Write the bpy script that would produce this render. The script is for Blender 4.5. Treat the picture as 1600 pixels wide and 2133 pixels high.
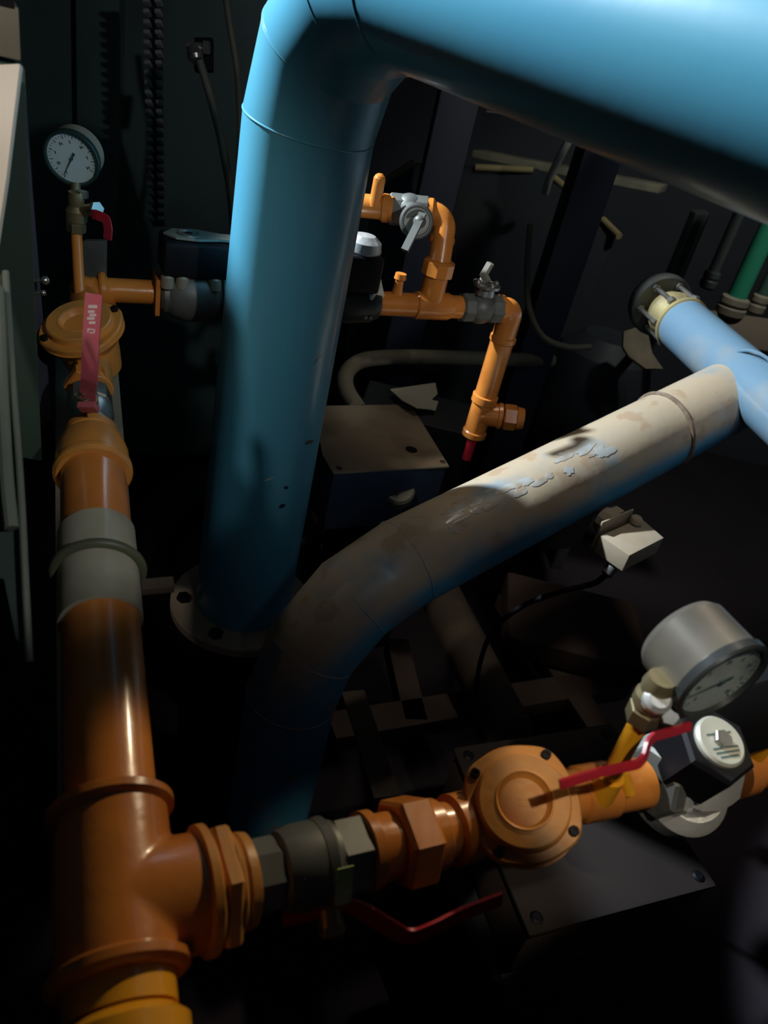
import bpy, bmesh, math, random
from mathutils import Vector, Matrix
random.seed(4)
PI = math.pi
sc = bpy.context.scene
for o in list(bpy.data.objects): bpy.data.objects.remove(o)
COL = sc.collection

# ---------------------------------------------------------------- camera
F = 1600.0
UPC = Vector((0.202, 0.818, 0.538)).normalized()
fw = Vector((0, 0, -1)); YC = (fw - fw.dot(UPC)*UPC).normalized(); XC = YC.cross(UPC)
CAM = Vector((0, 0, 1.45))
def CD(x, y, z):                       # camera-frame direction -> world direction
    v = Vector((x, y, z)); return Vector((v.dot(XC), v.dot(YC), v.dot(UPC)))
def P(px, py, d):                      # measured point of the photo at depth d (metres) -> world
    return CAM + CD((px-800)/F*d, (1066.5-py)/F*d, -d)
def PL(px, py, level):                 # measured point on the horizontal plane at height level above the camera
    den = CD((px-800)/F, (1066.5-py)/F, -1).z
    return P(px, py, level/den)
cam = bpy.data.cameras.new('camera'); co = bpy.data.objects.new('camera', cam); COL.objects.link(co)
cam.sensor_fit = 'VERTICAL'; cam.sensor_height = 36; cam.lens = 36*1600/2133; cam.clip_start = .02
X, Y, Z = CD(1,0,0), CD(0,1,0), CD(0,0,1)
M = Matrix(((X.x,Y.x,Z.x),(X.y,Y.y,Z.y),(X.z,Y.z,Z.z))).to_4x4(); M.translation = CAM
co.matrix_world = M; sc.camera = co
cam.dof.use_dof = True; cam.dof.focus_distance = .95; cam.dof.aperture_fstop = 6.5

# ---------------------------------------------------------------- light and exposure
w = bpy.data.worlds.new('world'); sc.world = w; w.use_nodes = True
w.node_tree.nodes['Background'].inputs[0].default_value = (.55,.5,.75,1)
w.node_tree.nodes['Background'].inputs[1].default_value = .009
vs = sc.view_settings; vs.view_transform = 'Standard'; vs.look = 'None'; vs.exposure = 0; vs.gamma = 1; vs.use_curve_mapping = False
def area(name, loc, target, power, color, sx, sy=None, spread=PI):
    l = bpy.data.lights.new(name, 'AREA'); l.energy = power; l.color = color; l.spread = spread
    l.shape = 'RECTANGLE'; l.size = sx; l.size_y = sy or sx
    o = bpy.data.objects.new(name, l); COL.objects.link(o); o.location = loc
    o.rotation_euler = (Vector(target)-Vector(loc)).to_track_quat('-Z','Y').to_euler(); return o
#LIGHTS
def spot_lamp(name, loc, target, power, color, angle, blend=.3, rad=.03):
    l = bpy.data.lights.new(name, 'SPOT'); l.energy = power; l.color = color; l.spot_size = math.radians(angle); l.spot_blend = blend; l.shadow_soft_size = rad
    o = bpy.data.objects.new(name, l); COL.objects.link(o); o.location = loc
    o.rotation_euler = (Vector(target)-Vector(loc)).to_track_quat('-Z','Y').to_euler(); return o
spot_lamp('lamp_left', (-1.35, 1.22, 2.25), (.02, 1.0, 1.635), 370, (.80,.91,1), 41.6, .06, .03)
spot_lamp('lamp_right', (.60, .95, 2.25), (.66, 1.35, 1.0), 14, (1,.88,.74), 36, .6, .06)
spot_lamp('fill_header', (.60, -.45, 2.1), (.34, .38, 1.5), 8, (.80,.92,1), 30, .9, .10)  # unseen spot added to brighten the overhead blue pipe
U_ = Vector((.7, -.2, 2.0)); spot_lamp('fill_upper', U_, U_+Vector((-.79,.62,.02)), 21, (.96,.95,.93), 87, .06, .02)  # added spot, no lamp seen; cone edge shaped to cut the lower light
spot_lamp('fill_tee', (.50, 1.42, 1.78), (-.04, .13, .96), 28, (1,.80,.52), 16, .3, .015)  # added warm spot out of view, lights the right side of the tee
spot_lamp('fill_conduit', (.12, 1.55, 2.3), (.02, 1.42, .85), 5, (1,.9,.75), 26, .7, .04)  # fill put in for the conduit, card and lid
spot_lamp('fill_dusty_pipe', (.16, 1.12, 2.3), (.20, 1.02, .9), 9, (1,.88,.72), 20, .6, .04)  # extra spot without a known source, brightens the top of the dusty pipe
spot_lamp('fill_outlet', (.80, .35, 1.85), (.36, .49, 1.0), 14, (1,.88,.68), 13, .6, .015)  # added for the outlet pipe and red lever, not a known lamp
spot_lamp('fill_gauge', (.12, -.15, 2.0), (.225, .44, 1.0), 20, (1,.90,.74), 10.5, .5, .012)  # invented spot to lift the gauge tube and lever
spot_lamp('fill_filter', (.52, .82, 2.1), (.145, .38, .97), 4.0, (1,.80,.55), 13, .8, .03)  # small added fill on the cap of the right filter
spot_lamp('fill_cabinet', (-.75, -.1, 2.0), (-.42, .62, 1.32), 18, (1,.90,.80), 27, .8, .04)  # unseen spot put in to brighten the cream patch of the cabinet
spot_lamp('fill_back', (.75, 1.1, 2.35), (.85, 2.2, 1.35), 38, (.95,1,.92), 60, .6, .05)  # added background fill for the beam and green pipes

# ---------------------------------------------------------------- materials
def mat(name, col, rough=.5, metal=0, col2=None, scale=8, amt=.5, bump=0, bscale=40, dust=None, dustamt=0, spots=None, coat=0):
    m = bpy.data.materials.new(name); m.use_nodes = True; nt = m.node_tree; N = nt.nodes; L = nt.links
    b = N['Principled BSDF']; b.inputs['Roughness'].default_value = rough; b.inputs['Metallic'].default_value = metal
    b.inputs['Coat Weight'].default_value = coat; b.inputs['Coat Roughness'].default_value = .15
    tc = N.new('ShaderNodeTexCoord')
    def noise(s, d=4):
        n = N.new('ShaderNodeTexNoise'); n.inputs['Scale'].default_value = s; n.inputs['Detail'].default_value = d
        L.new(tc.outputs['Object'], n.inputs['Vector']); return n
    def ramp(src, a, c):
        r = N.new('ShaderNodeMapRange'); r.interpolation_type = 'SMOOTHSTEP'
        r.inputs[1].default_value = a; r.inputs[2].default_value = c; L.new(src, r.inputs[0]); return r.outputs[0]
    def mix(f, a, c):
        x = N.new('ShaderNodeMix'); x.data_type = 'RGBA'
        if isinstance(f, float): x.inputs[0].default_value = f
        else: L.new(f, x.inputs[0])
        for i, v in ((6,a),(7,c)):
            if isinstance(v, tuple): x.inputs[i].default_value = (*v, 1)
            else: L.new(v, x.inputs[i])
        return x.outputs[2]
    def mul(a, c):
        x = N.new('ShaderNodeMath'); x.operation = 'MULTIPLY'
        for i, v in ((0,a),(1,c)):
            if isinstance(v, (int,float)): x.inputs[i].default_value = v
            else: L.new(v, x.inputs[i])
        return x.outputs[0]
    c2 = col2 or tuple(v*.6 for v in col)
    out = mix(mul(ramp(noise(scale).outputs[0], .42, .68), amt), tuple(col), tuple(c2))
    if dust:
        g = N.new('ShaderNodeNewGeometry'); s = N.new('ShaderNodeSeparateXYZ'); L.new(g.outputs['Normal'], s.inputs[0])
        n1 = ramp(noise(9, 6).outputs[0], .12, .50)
        d = mul(mul(ramp(s.outputs['Z'], -.02, .42), n1), dustamt)
        out = mix(d, out, tuple(dust))
        # chipped paint edge: rust speckles
        d2 = mul(ramp(noise(20, 8).outputs[0], .58, .66), dustamt*.45)
        out = mix(d2, out, (.33,.19,.10))
    if spots:
        for (p, ax, rl, rs, c) in spots:
            v = N.new('ShaderNodeVectorMath'); v.operation = 'SUBTRACT'; L.new(tc.outputs['Object'], v.inputs[0]); v.inputs[1].default_value = p
            dt = N.new('ShaderNodeVectorMath'); dt.operation = 'DOT_PRODUCT'; L.new(v.outputs[0], dt.inputs[0]); dt.inputs[1].default_value = ax
            # squared length with the long axis squeezed
            l2 = N.new('ShaderNodeVectorMath'); l2.operation = 'DOT_PRODUCT'; L.new(v.outputs[0], l2.inputs[0]); L.new(v.outputs[0], l2.inputs[1])
            a2 = mul(mul(dt.outputs['Value'], dt.outputs['Value']), 1-(rs/rl)**2)
            sb = N.new('ShaderNodeMath'); sb.operation = 'SUBTRACT'; L.new(l2.outputs['Value'], sb.inputs[0]); L.new(a2, sb.inputs[1])
            n2 = mul(noise(300, 2).outputs[0], 2*rs*rs*.6)
            ad = N.new('ShaderNodeMath'); ad.operation = 'ADD'; L.new(sb.outputs[0], ad.inputs[0]); L.new(n2, ad.inputs[1])
            f = N.new('ShaderNodeMapRange'); f.inputs[1].default_value = rs*rs*1.5; f.inputs[2].default_value = rs*rs*1.1
            L.new(ad.outputs[0], f.inputs[0]); out = mix(f.outputs[0], out, c)
    L.new(out, b.inputs['Base Color'])
    if bump:
        bp = N.new('ShaderNodeBump'); bp.inputs['Strength'].default_value = bump; bp.inputs['Distance'].default_value = .004
        L.new(noise(bscale, 3).outputs[0], bp.inputs['Height']); L.new(bp.outputs[0], b.inputs['Normal'])
    return m
ORANGE = mat('orange_paint', (.70,.24,.04), .3, col2=(.42,.13,.03), scale=14, amt=.6, bump=.12, bscale=50, coat=.4)
ORANGE2 = mat('dusty_orange_paint', (.72,.30,.055), .42, col2=(.42,.22,.08), scale=22, amt=.6, bump=.15, bscale=70, coat=.15)
YELLOW = mat('yellow_orange_paint', (.95,.42,.02), .3, coat=.4, amt=.3)
RED = mat('red_lever_paint', (.5,.02,.035), .35, col2=(.3,.03,.05), scale=30, coat=.3)
REDD = mat('dusty_red_lever_paint', (.52,.10,.13), .5, col2=(.4,.14,.14), scale=40)
STEEL = mat('nickel_steel', (.42,.41,.38), .32, .85, col2=(.22,.2,.17), scale=30, amt=.7)
DULL = mat('dull_grey_casting', (.16,.165,.15), .5, .35, col2=(.08,.08,.07), scale=25)
ALU = mat('bright_aluminium', (.62,.62,.60), .32, .45, col2=(.4,.4,.38), scale=16, amt=.5, bump=.2, bscale=90)
BRASS = mat('tarnished_brass', (.33,.27,.15), .38, .7, col2=(.16,.14,.10), scale=40)
BRASSD = mat('dusty_brass', (.35,.29,.13), .6, .2, col2=(.2,.16,.1), scale=40)
BLACK = mat('black_plastic', (.007,.007,.009), .5)
BLACK.node_tree.nodes['Principled BSDF'].inputs['Specular IOR Level'].default_value = .2
BLACKR = mat('black_rubber', (.012,.012,.012), .6)
CREAM = mat('cream_sleeve_tape', (.42,.40,.30), .45, col2=(.27,.25,.18), scale=12, amt=.8, coat=.2)
CLAMP = mat('grey_green_rubber', (.09,.10,.06), .5)
DARKSTEEL = mat('dark_painted_steel', (.018,.022,.028), .55, col2=(.03,.03,.03), scale=5)
NAVY = mat('dark_navy_paint', (.012,.017,.038), .5, col2=(.02,.02,.03), scale=5)
TEALDARK = mat('dark_teal_cabinet_paint', (.05,.085,.08), .5, col2=(.03,.045,.048), scale=3, amt=.8)
CABGREEN = mat('grey_green_cabinet_paint', (.045,.075,.06), .4, col2=(.035,.055,.05), scale=3)
CABLIT = mat('lit_cabinet_cream', (.74,.66,.54), .45, col2=(.66,.58,.47), scale=6, amt=.4)
CABGREY = mat('grey_cabinet_paint', (.17,.19,.15), .4, col2=(.1,.12,.1), scale=5)
RAILM = mat('dusty_grey_channel', (.24,.23,.17), .55, col2=(.13,.13,.10), scale=9, amt=.8)
GAUGEC = mat('grey_gauge_case', (.11,.10,.085), .3, .3, col2=(.2,.18,.14), scale=10, amt=.6)
GAUGED = mat('cream_gauge_case', (.36,.32,.24), .38, .2)
GREENRIM = mat('dark_green_bezel', (.03,.06,.055), .35, .2)
DIAL = mat('gauge_dial_white', (.62,.76,.78), .6, amt=.1)
DIALDIM = mat('gauge_dial_grey', (.40,.46,.43), .6, col2=(.2,.22,.2), scale=30, amt=.6)
INK = mat('dial_ink', (.05,.10,.10), .6)
DUSTY = mat('dusty_brown_sheet', (.34,.28,.19), .8, col2=(.17,.14,.10), scale=10, amt=.85, bump=.1)
BOXBLUE = mat('blue_grey_box_paint', (.035,.055,.09), .5)
BROWN = mat('dusty_brown_cover', (.07,.045,.033), .75, col2=(.045,.03,.024), scale=9)
BROWNL = mat('dusty_brown_metal', (.11,.08,.055), .75, col2=(.06,.045,.03), scale=8)
CONDUIT = mat('dusty_grey_conduit', (.24,.21,.15), .65, col2=(.13,.115,.08), scale=9, amt=.7)
CARD = mat('torn_pale_card', (.50,.47,.36), .9, amt=.3)
SENSOR = mat('dusty_cream_plastic', (.40,.32,.23), .75, col2=(.36,.28,.18), scale=30, amt=.6, bump=.1)
GREENP = mat('green_pipe_paint', (.03,.26,.15), .35, coat=.3, amt=.3)
GREYP = mat('dark_grey_pipe', (.06,.07,.065), .45)
YEDGE = mat('lit_yellow_edge', (.30,.24,.11), .7, amt=.6)
WHITEC = mat('white_cable', (.7,.7,.64), .5)
HOSE = mat('grey_hose', (.085,.082,.06), .6)
CONC = mat('dark_concrete', (.03,.022,.028), .9, col2=(.02,.015,.02), scale=4, bump=.2)
WALL = mat('dark_wall_paint', (.04,.045,.055), .8, col2=(.03,.032,.04), scale=3)
STICKER = mat('green_yellow_sticker', (.32,.42,.16), .5, col2=(.55,.55,.42), scale=90, amt=1)
STAMP = mat('worn_white_lettering', (.62,.50,.48), .6, amt=.2)

# ---------------------------------------------------------------- mesh helpers
def B(): return bmesh.new()
def basis(n, up=None):
    n = Vector(n).normalized(); up = Vector(up) if up is not None else Vector((0,0,1))
    if abs(n.dot(up.normalized())) > .98: up = Vector((1,0,0)) if abs(n.x) < .9 else Vector((0,1,0))
    x = up.cross(n).normalized(); y = n.cross(x); return x, y, n
def lathe(bm, o, n, prof, seg=48, up=None, rot=0):      # prof: (t along the axis, radius)
    x, y, z = basis(n, up); rings = []
    for t, r in prof:
        rings.append([bm.verts.new(o + z*t + (x*math.cos(a)+y*math.sin(a))*max(r,1e-5)) for a in [rot+2*PI*k/seg for k in range(seg)]])
    for a, b in zip(rings, rings[1:]):
        for k in range(seg): bm.faces.new((a[k], a[(k+1)%seg], b[(k+1)%seg], b[k]))
    bm.faces.new(rings[0][::-1]); bm.faces.new(rings[-1]); return bm
def cyl(bm, a, b, r, seg=32, ch=0):
    d = b-a; L = d.length
    pr = [(0,r-ch),(ch,r),(L-ch,r),(L,r-ch)] if ch else [(0,r),(L,r)]
    return lathe(bm, a, d, pr, seg)
def hexn(bm, o, n, r, L, sides=6, up=None, rot=0):
    c = min(r*.09, L*.2); return lathe(bm, o, n, [(0,r-c),(c,r),(L-c,r),(L,r-c)], sides, up, rot)
def box(bm, c, ax, ay, az, bev=0):
    vs_ = [bm.verts.new(c + ax*i + ay*j + az*k) for i in (-1,1) for j in (-1,1) for k in (-1,1)]
    fs = [bm.faces.new([vs_[i] for i in q]) for q in ((0,1,3,2),(4,6,7,5),(0,4,5,1),(2,3,7,6),(0,2,6,4),(1,5,7,3))]
    if bev:
        es = {e for f in fs for e in f.edges}
        bmesh.ops.bevel(bm, geom=list(es), offset=bev, segments=3, profile=.6, affect='EDGES')
    return bm
def prism(bm, pts, off, bev=0):                          # polygon pts extruded by vector off
    a = [bm.verts.new(p) for p in pts]; b = [bm.verts.new(p+off) for p in pts]; n = len(pts)
    f = [bm.faces.new(a[::-1]), bm.faces.new(b)] + [bm.faces.new((a[k],a[(k+1)%n],b[(k+1)%n],b[k])) for k in range(n)]
    if bev: bmesh.ops.bevel(bm, geom=list({e for q in f for e in q.edges}), offset=bev, segments=2, profile=.6, affect='EDGES')
    return bm
def rbend(pts, rad, n):                                  # round the corners of a polyline
    out = [pts[0]]
    for i in range(1, len(pts)-1):
        p, a, b = pts[i], (pts[i-1]-pts[i]).normalized(), (pts[i+1]-pts[i]).normalized()
        th = PI - a.angle(b); R = rad
        t = min(R*math.tan(th/2), .48*min((pts[i-1]-p).length, (pts[i+1]-p).length)); R = t/math.tan(th/2)
        c = p + (a+b).normalized()*(R/math.cos(th/2)); s, e = p+a*t-c, p+b*t-c
        for k in range(n+1):
            u = k/n; out.append(c + (s*math.sin((1-u)*th)+e*math.sin(u*th))/math.sin(th))
    out.append(pts[-1]); return out
def smooth(pts, n=8):                                    # Catmull-Rom
    q = [2*pts[0]-pts[1]]+list(pts)+[2*pts[-1]-pts[-2]]; out = []
    for i in range(1, len(q)-2):
        for k in range(n):
            t = k/n; a,b,c,d = q[i-1:i+3]
            out.append(.5*((2*b)+(c-a)*t+(2*a-5*b+4*c-d)*t*t+(3*b-a-3*c+d)*t**3))
    out.append(pts[-1]); return out
def sweep(bm, pts, sec, up=None):                        # closed section (u,v) or function(i) swept along pts
    n = len(pts); rings = []; x = None
    for i, p in enumerate(pts):
        a = (pts[i]-pts[i-1]).normalized() if i else (pts[1]-pts[0]).normalized()
        b = (pts[i+1]-pts[i]).normalized() if i < n-1 else a
        t = (a+b).normalized(); k = 1/max(.4, math.cos(a.angle(b,0)/2))
        if x is None:
            x, y, _ = basis(t, up)
        x = (x - x.dot(t)*t).normalized(); y = t.cross(x)
        m = (b-a) ; m = (m - m.dot(t)*t)
        m = m.normalized() if m.length > 1e-6 else None
        s = sec(i) if callable(sec) else sec; ring = []
        for u, v in s:
            q = x*u + y*v
            if m: q = q + m*(q.dot(m))*(k-1)
            ring.append(bm.verts.new(p+q))
        rings.append(ring)
    L = len(rings[0])
    for a, b in zip(rings, rings[1:]):
        for k in range(L): bm.faces.new((a[k], a[(k+1)%L], b[(k+1)%L], b[k]))
    bm.faces.new(rings[0][::-1]); bm.faces.new(rings[-1]); return bm
def circ(r, n=24): return [(r*math.cos(2*PI*k/n), r*math.sin(2*PI*k/n)) for k in range(n)]
def tube(bm, pts, r, n=24):
    if callable(r): return sweep(bm, pts, lambda i: circ(r(i/(len(pts)-1)), n))
    return sweep(bm, pts, circ(r, n))
def ball(bm, c, r, seg=20, sc_=(1,1,1)):
    m = Matrix.Translation(c) @ Matrix.Diagonal((*[r*s for s in sc_],1))
    bmesh.ops.create_uvsphere(bm, u_segments=seg, v_segments=seg//2, radius=1, matrix=m); return bm
def ring(bm, o, n, R, r, seg=48, k=12):                  # torus
    x, y, z = basis(n); rs = []
    for i in range(seg):
        a = 2*PI*i/seg; d = x*math.cos(a)+y*math.sin(a)
        rs.append([bm.verts.new(o + d*(R+r*math.cos(2*PI*j/k)) + z*r*math.sin(2*PI*j/k)) for j in range(k)])
    for i in range(seg):
        a, b = rs[i], rs[(i+1)%seg]
        for j in range(k): bm.faces.new((a[j], b[j], b[(j+1)%k], a[(j+1)%k]))
    return bm
def finish(name, bm, m, origin, parent=None):
    bmesh.ops.recalc_face_normals(bm, faces=bm.faces)
    for v in bm.verts: v.co -= origin
    for f in bm.faces: f.smooth = True
    for e in bm.edges:
        if len(e.link_faces) == 2 and e.calc_face_angle(0) > math.radians(24): e.smooth = False
    me = bpy.data.meshes.new(name); bm.to_mesh(me); bm.free(); me.materials.append(m)
    o = bpy.data.objects.new(name, me); COL.objects.link(o)
    if parent: o.parent = parent
    else: o.location = origin
    return o
class Thing:
    def __init__(s, name, label, cat, loc, group=None):
        e = bpy.data.objects.new(name, None); COL.objects.link(e); e.location = loc; e.empty_display_size = .02
        e['label'] = label; e['category'] = cat
        if group: e['group'] = group
        s.e = e; s.o = Vector(loc)
    def part(s, name, bm, m, under=None, label=None):
        o = finish(name, bm, m, s.o, under or s.e)
        if label: o['label'] = label
        return o
def solo(name, label, cat, bm, m, loc, group=None, kind=None):
    o = finish(name, bm, m, Vector(loc)); o['label'] = label; o['category'] = cat
    if group: o['group'] = group
    if kind: o['kind'] = kind
    return o
def struct(name, bm, m):
    o = finish(name, bm, m, Vector((0,0,0))); o['kind'] = 'structure'; return o
UP = Vector((0,0,1)); V = Vector
def lerp(a, b, t): return a + (b-a)*t

# ---------------------------------------------------------------- the room
bm = B(); box(bm, V((.3,1.3,-.05)), V((2.6,0,0)), V((0,3.0,0)), V((0,0,.05))); struct('floor', bm, CONC)
bm = B(); box(bm, V((.3,3.55,1.5)), V((2.6,0,0)), V((0,.05,0)), V((0,0,1.5))); struct('wall_back', bm, WALL)
bm = B(); box(bm, V((-2.35,1.3,1.5)), V((.05,0,0)), V((0,3.0,0)), V((0,0,1.5))); struct('wall_left', bm, WALL)
bm = B(); box(bm, V((2.95,1.3,1.5)), V((.05,0,0)), V((0,3.0,0)), V((0,0,1.5))); struct('wall_right', bm, WALL)

# ---------------------------------------------------------------- big blue water pipe with mitred elbow
base = P(507,1250,1.22); corner = P(694,-95,.763); head = P(1600,148,.45); hd = (head-corner).normalized()
RB = .0735
t = Thing('blue_water_pipe', 'wide blue pipe rising from the floor flange and turning right overhead at a welded elbow', 'pipe', base)
pts = [base, corner, corner + hd*1.1]
bl = rbend(pts, .15, 3)
def spot(px, py, d, dx, dy, rl, rs, c):
    def hit(u, v):                                       # where the line of sight through (u, v) meets the pipe's skin
        if u > 900: return P(u, v, d)
        ax = (bl[1]-base).normalized(); o = CAM-base; g = (P(u,v,1)-CAM).normalized()
        g2 = g-ax*g.dot(ax); o2 = o-ax*o.dot(ax); A_ = g2.dot(g2); B_ = g2.dot(o2); C_ = o2.dot(o2)-RB*RB
        return CAM+g*((-B_-math.sqrt(max(0,B_*B_-A_*C_)))/A_)
    p = hit(px,py); q = hit(px+dx,py+dy); return (tuple(p-base), tuple((q-p).normalized()), rl, rs, c)
BLUE = mat('blue_pipe_paint', (.085,.36,.53), .38, col2=(.10,.38,.50), scale=5, amt=.5, bump=.06, bscale=18, coat=.25, spots=[
    spot(645,921,.985,20,-9,.0135,.0042,(.09,.07,.05)), spot(662,748,.90,20,-26,.010,.0022,(.06,.16,.22)), spot(697,722,.90,6,-18,.006,.002,(.1,.12,.14)),
    spot(596,1016,1.02,10,2,.0045,.003,(.01,.03,.05)), spot(588,1054,1.05,10,-4,.0065,.004,(.01,.03,.05)),
    spot(559,999,1.0,20,-8,.009,.0018,(.45,.55,.6)), spot(1290,14,.50,10,1,.010,.005,(.03,.16,.27))])
bm = B(); tube(bm, bl, RB, 56); t.part('pipe_body', bm, BLUE)
for a, b in ((bl[1], bl[2]), (bl[2], bl[3]), (bl[3], bl[4])):
    pass
for i in (1,2,3,4):
    n = ((bl[i]-bl[i-1]).normalized()+(bl[i+1]-bl[i]).normalized())
    bm = B(); ring(bm, bl[i], n, RB*1.0, .0012, 56, 8); t.part('weld_bead', bm, BLUE)
# flange it stands on
t = Thing('floor_flange', 'dusty cream round flange with bolt holes at the foot of the wide blue pipe', 'flange', base-UP*.016)
bm = B(); lathe(bm, base-UP*.016, UP, [(0,.108),(.002,.112),(.014,.112),(.016,.110)], 56); t.part('flange_ring', bm, mat('cream_flange_paint', (.6,.5,.36), .6, amt=.5))
for k in range(6):
    a = 2*PI*k/6+.35; q = base + V((math.cos(a), math.sin(a), 0))*.092
    bm = B(); hexn(bm, q, UP, .011, .008); t.part('bolt', bm, BLACK)
vol = base - UP*.22
t = Thing('pump_casing', 'dark rounded pump casing in shadow below the wide blue pipe', 'pump', vol-UP*.6)
bm = B(); lathe(bm, vol-UP*.6, UP, [(0,.085),(.02,.09),(.3,.08),(.55,.085),(.68,.09),(.802,.085)], 48); t.part('casing', bm, NAVY)
pc = P(455,1165,1.62)
bm = B(); ring(bm, pc, CD(-.1,.3,.9), .16, .06, 56, 20); t.part('volute', bm, DARKSTEEL)
bm = B(); tube(bm, [pc+CD(0,-.16,0), vol-UP*.05], .05); t.part('outlet', bm, DARKSTEEL)

# ---------------------------------------------------------------- dusty blue pipe
dc = P(642,1275,.985); d1 = P(1525,823,1.345); dd = (d1-dc).normalized(); RD = .0628
DBLUE = mat('dusty_blue_pipe_paint', (.05,.27,.46), .45, col2=(.12,.33,.48), scale=7, amt=.8, dust=(.47,.37,.25), dustamt=.97, bump=.35, bscale=22)
t = Thing('dusty_blue_pipe', 'blue pipe coated in brown dust, bending from the floor and running right', 'pipe', V((dc.x,dc.y,dc.z-.42)))
dl = rbend([dc-UP*.42, dc, d1], .20, 3)
bm = B(); tube(bm, dl, RD, 56); t.part('pipe_body', bm, DBLUE)
for i in (1,2,3,4):
    n = ((dl[i]-dl[i-1]).normalized()+(dl[i+1]-dl[i]).normalized())
    bm = B(); ring(bm, dl[i], n, RD, .0012, 56, 8); t.part('weld_bead', bm, DBLUE)
w0 = P(1368,903,1.28); tt = (w0-dc).dot(dd); w0 = dc+dd*tt
bm = B(); ring(bm, w0, dd+V((.1,0,0)), RD+.0005, .0042, 56, 8); t.part('weld_seam', bm, mat('rusty_weld', (.16,.11,.07), .8, col2=(.3,.24,.17), scale=60))
# flaked paint patches standing a little proud of the pipe
FLAKE = mat('peeling_paint_flake', (.44,.46,.45), .3, col2=(.38,.30,.22), scale=35, amt=1, coat=.35)
side = dd.cross(UP).normalized(); upn = side.cross(dd).normalized()
rnd = random.Random(11)
FLK = [(.20+.30*rnd.random(), -4+34*rnd.random(), .006+.015*rnd.random(), .003+.006*rnd.random()) for _ in range(34)]
for (s, ang, l, wd) in FLK:
    bm = B(); n = 14; vv = []
    for k in range(n):
        a = 2*PI*k/n; rr = .6+.55*rnd.random()
        u = s + l*rr*math.cos(a); an = math.radians(ang+ (wd*rr*math.sin(a)/RD)*57)
        d = upn*math.cos(an)+side*math.sin(an)
        vv.append((u, d))
    top = [bm.verts.new(dc+dd*u+d*(RD+.0005)) for u, d in vv]; bot = [bm.verts.new(dc+dd*(s+(u-s)*1.04)+d*(RD-.001)) for u, d in vv]
    d = upn*math.cos(math.radians(ang))+side*math.sin(math.radians(ang)); c = bm.verts.new(dc+dd*s+d*(RD+.0009))
    for k in range(n):
        bm.faces.new((top[k], top[(k+1)%n], c)); bm.faces.new((bot[k], bot[(k+1)%n], top[(k+1)%n], top[k]))
    t.part('paint_flake', bm, FLAKE)

# light blue cross pipe at the far end
e0 = P(1424,678,1.50); e1 = P(1690,914,1.17); ed = (e1-e0).normalized()
LBLUE = mat('pale_blue_pipe_paint', (.15,.26,.36), .3, col2=(.26,.29,.30), scale=9, amt=.8, coat=.3, bump=.1)
bm = B(); tube(bm, [e0, e1+ed*.3], .050, 48); t.part('cross_pipe', bm, LBLUE, None, 'glossy pale blue cross pipe')
j = P(1560,800,1.31)
bm = B(); ring(bm, e0+ed*((j-e0).dot(ed)), dd, .058, .003, 48, 8); t.part('weld_bead', bm, LBLUE)
# flanged valve on its end
t = Thing('flanged_check_valve', 'small brass check valve with grey domed flange on the end of the pale blue pipe', 'valve', e0-ed*.08)
bm = B(); lathe(bm, e0-ed*.085, ed, [(0,.024),(.01,.040),(.03,.046),(.055,.040),(.08,.030),(.092,.030)], 36); t.part('body', bm, BRASSD)
bm = B(); lathe(bm, e0-ed*.155, ed, [(0,.02),(.012,.045),(.03,.060),(.045,.064),(.058,.064),(.062,.060)], 44); t.part('domed_flange', bm, DULL)
bm = B(); lathe(bm, e0-ed*.012, ed, [(0,.05),(.002,.053),(.010,.053),(.012,.05)], 44); t.part('flange_ring', bm, BRASSD)
xx, yy, _ = basis(ed)
for k in range(6):
    a = 2*PI*k/6+.2; q = e0-ed*.10+(xx*math.cos(a)+yy*math.sin(a))*.049
    bm = B(); hexn(bm, q, ed, .008, .014); cyl(bm, q, q+ed*.08, .0045, 10); hexn(bm, q+ed*.072, ed, .008, .012); t.part('bolt', bm, STEEL)

# ---------------------------------------------------------------- left orange gas line
pA, pB = P(262,2290,.402), P(190,893,.79); pd = (pB-pA).normalized()
def L(y):                                                # point on the left pipe axis at photo row y
    x = 190+(y-893)*(72/1397); lo, hi = 0, (pB-pA).length*1.6
    for _ in range(50):
        mid = (lo+hi)/2; q = pA+pd*mid - CAM
        cz = -q.dot(Z); cy = q.dot(Y); row = 1066.5-cy/cz*F
        if row > y: lo = mid
        else: hi = mid
    return pA+pd*lo
RP = .030
fcR0 = P(1088,1674,.585) - CD(.0,.55,.83).normalized()*.070*.55
yT = L(1897)                                             # tee centre
brd = (P(1100,1686,.585)-yT).normalized()                # branch direction
t = Thing('orange_gas_pipe', 'thick glossy orange pipe running up the left side from the big tee', 'pipe', L(1600))
bm = B(); tube(bm, [L(1700), L(940)], RP, 48); t.part('pipe_body', bm, ORANGE)
t2 = Thing('orange_tee', 'large orange threaded tee at bottom left joining the long pipe and the valve branch', 'pipe tee', yT)
bm = B(); lathe(bm, L(2045), pd, [(0,.036),((L(1672)-L(2045)).length,.036)], 48)
tube(bm, [yT, yT+(fcR0-yT).normalized()*.052], .036, 48); ball(bm, yT, .0362, 32); t2.part('tee_body', bm, ORANGE)
tb_ = t2.e.children[0]
md = tb_.modifiers.new('weld', 'REMESH'); md.mode = 'VOXEL'; md.voxel_size = .0016; md.use_smooth_shade = True
md = tb_.modifiers.new('soften', 'SMOOTH'); md.factor = .6; md.iterations = 14
for y_ in (1690, 2030):
    bm = B(); lathe(bm, L(y_)-pd*.006, pd, [(0,.036),(.003,.0405),(.008,.0405),(.011,.036)], 48); t2.part('collar', bm, ORANGE)
fr = P(1088,1674,.585); fcR = fr - CD(.0,.55,.83).normalized()*.070*.55
bd2 = (fcR-yT).normalized()
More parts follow.
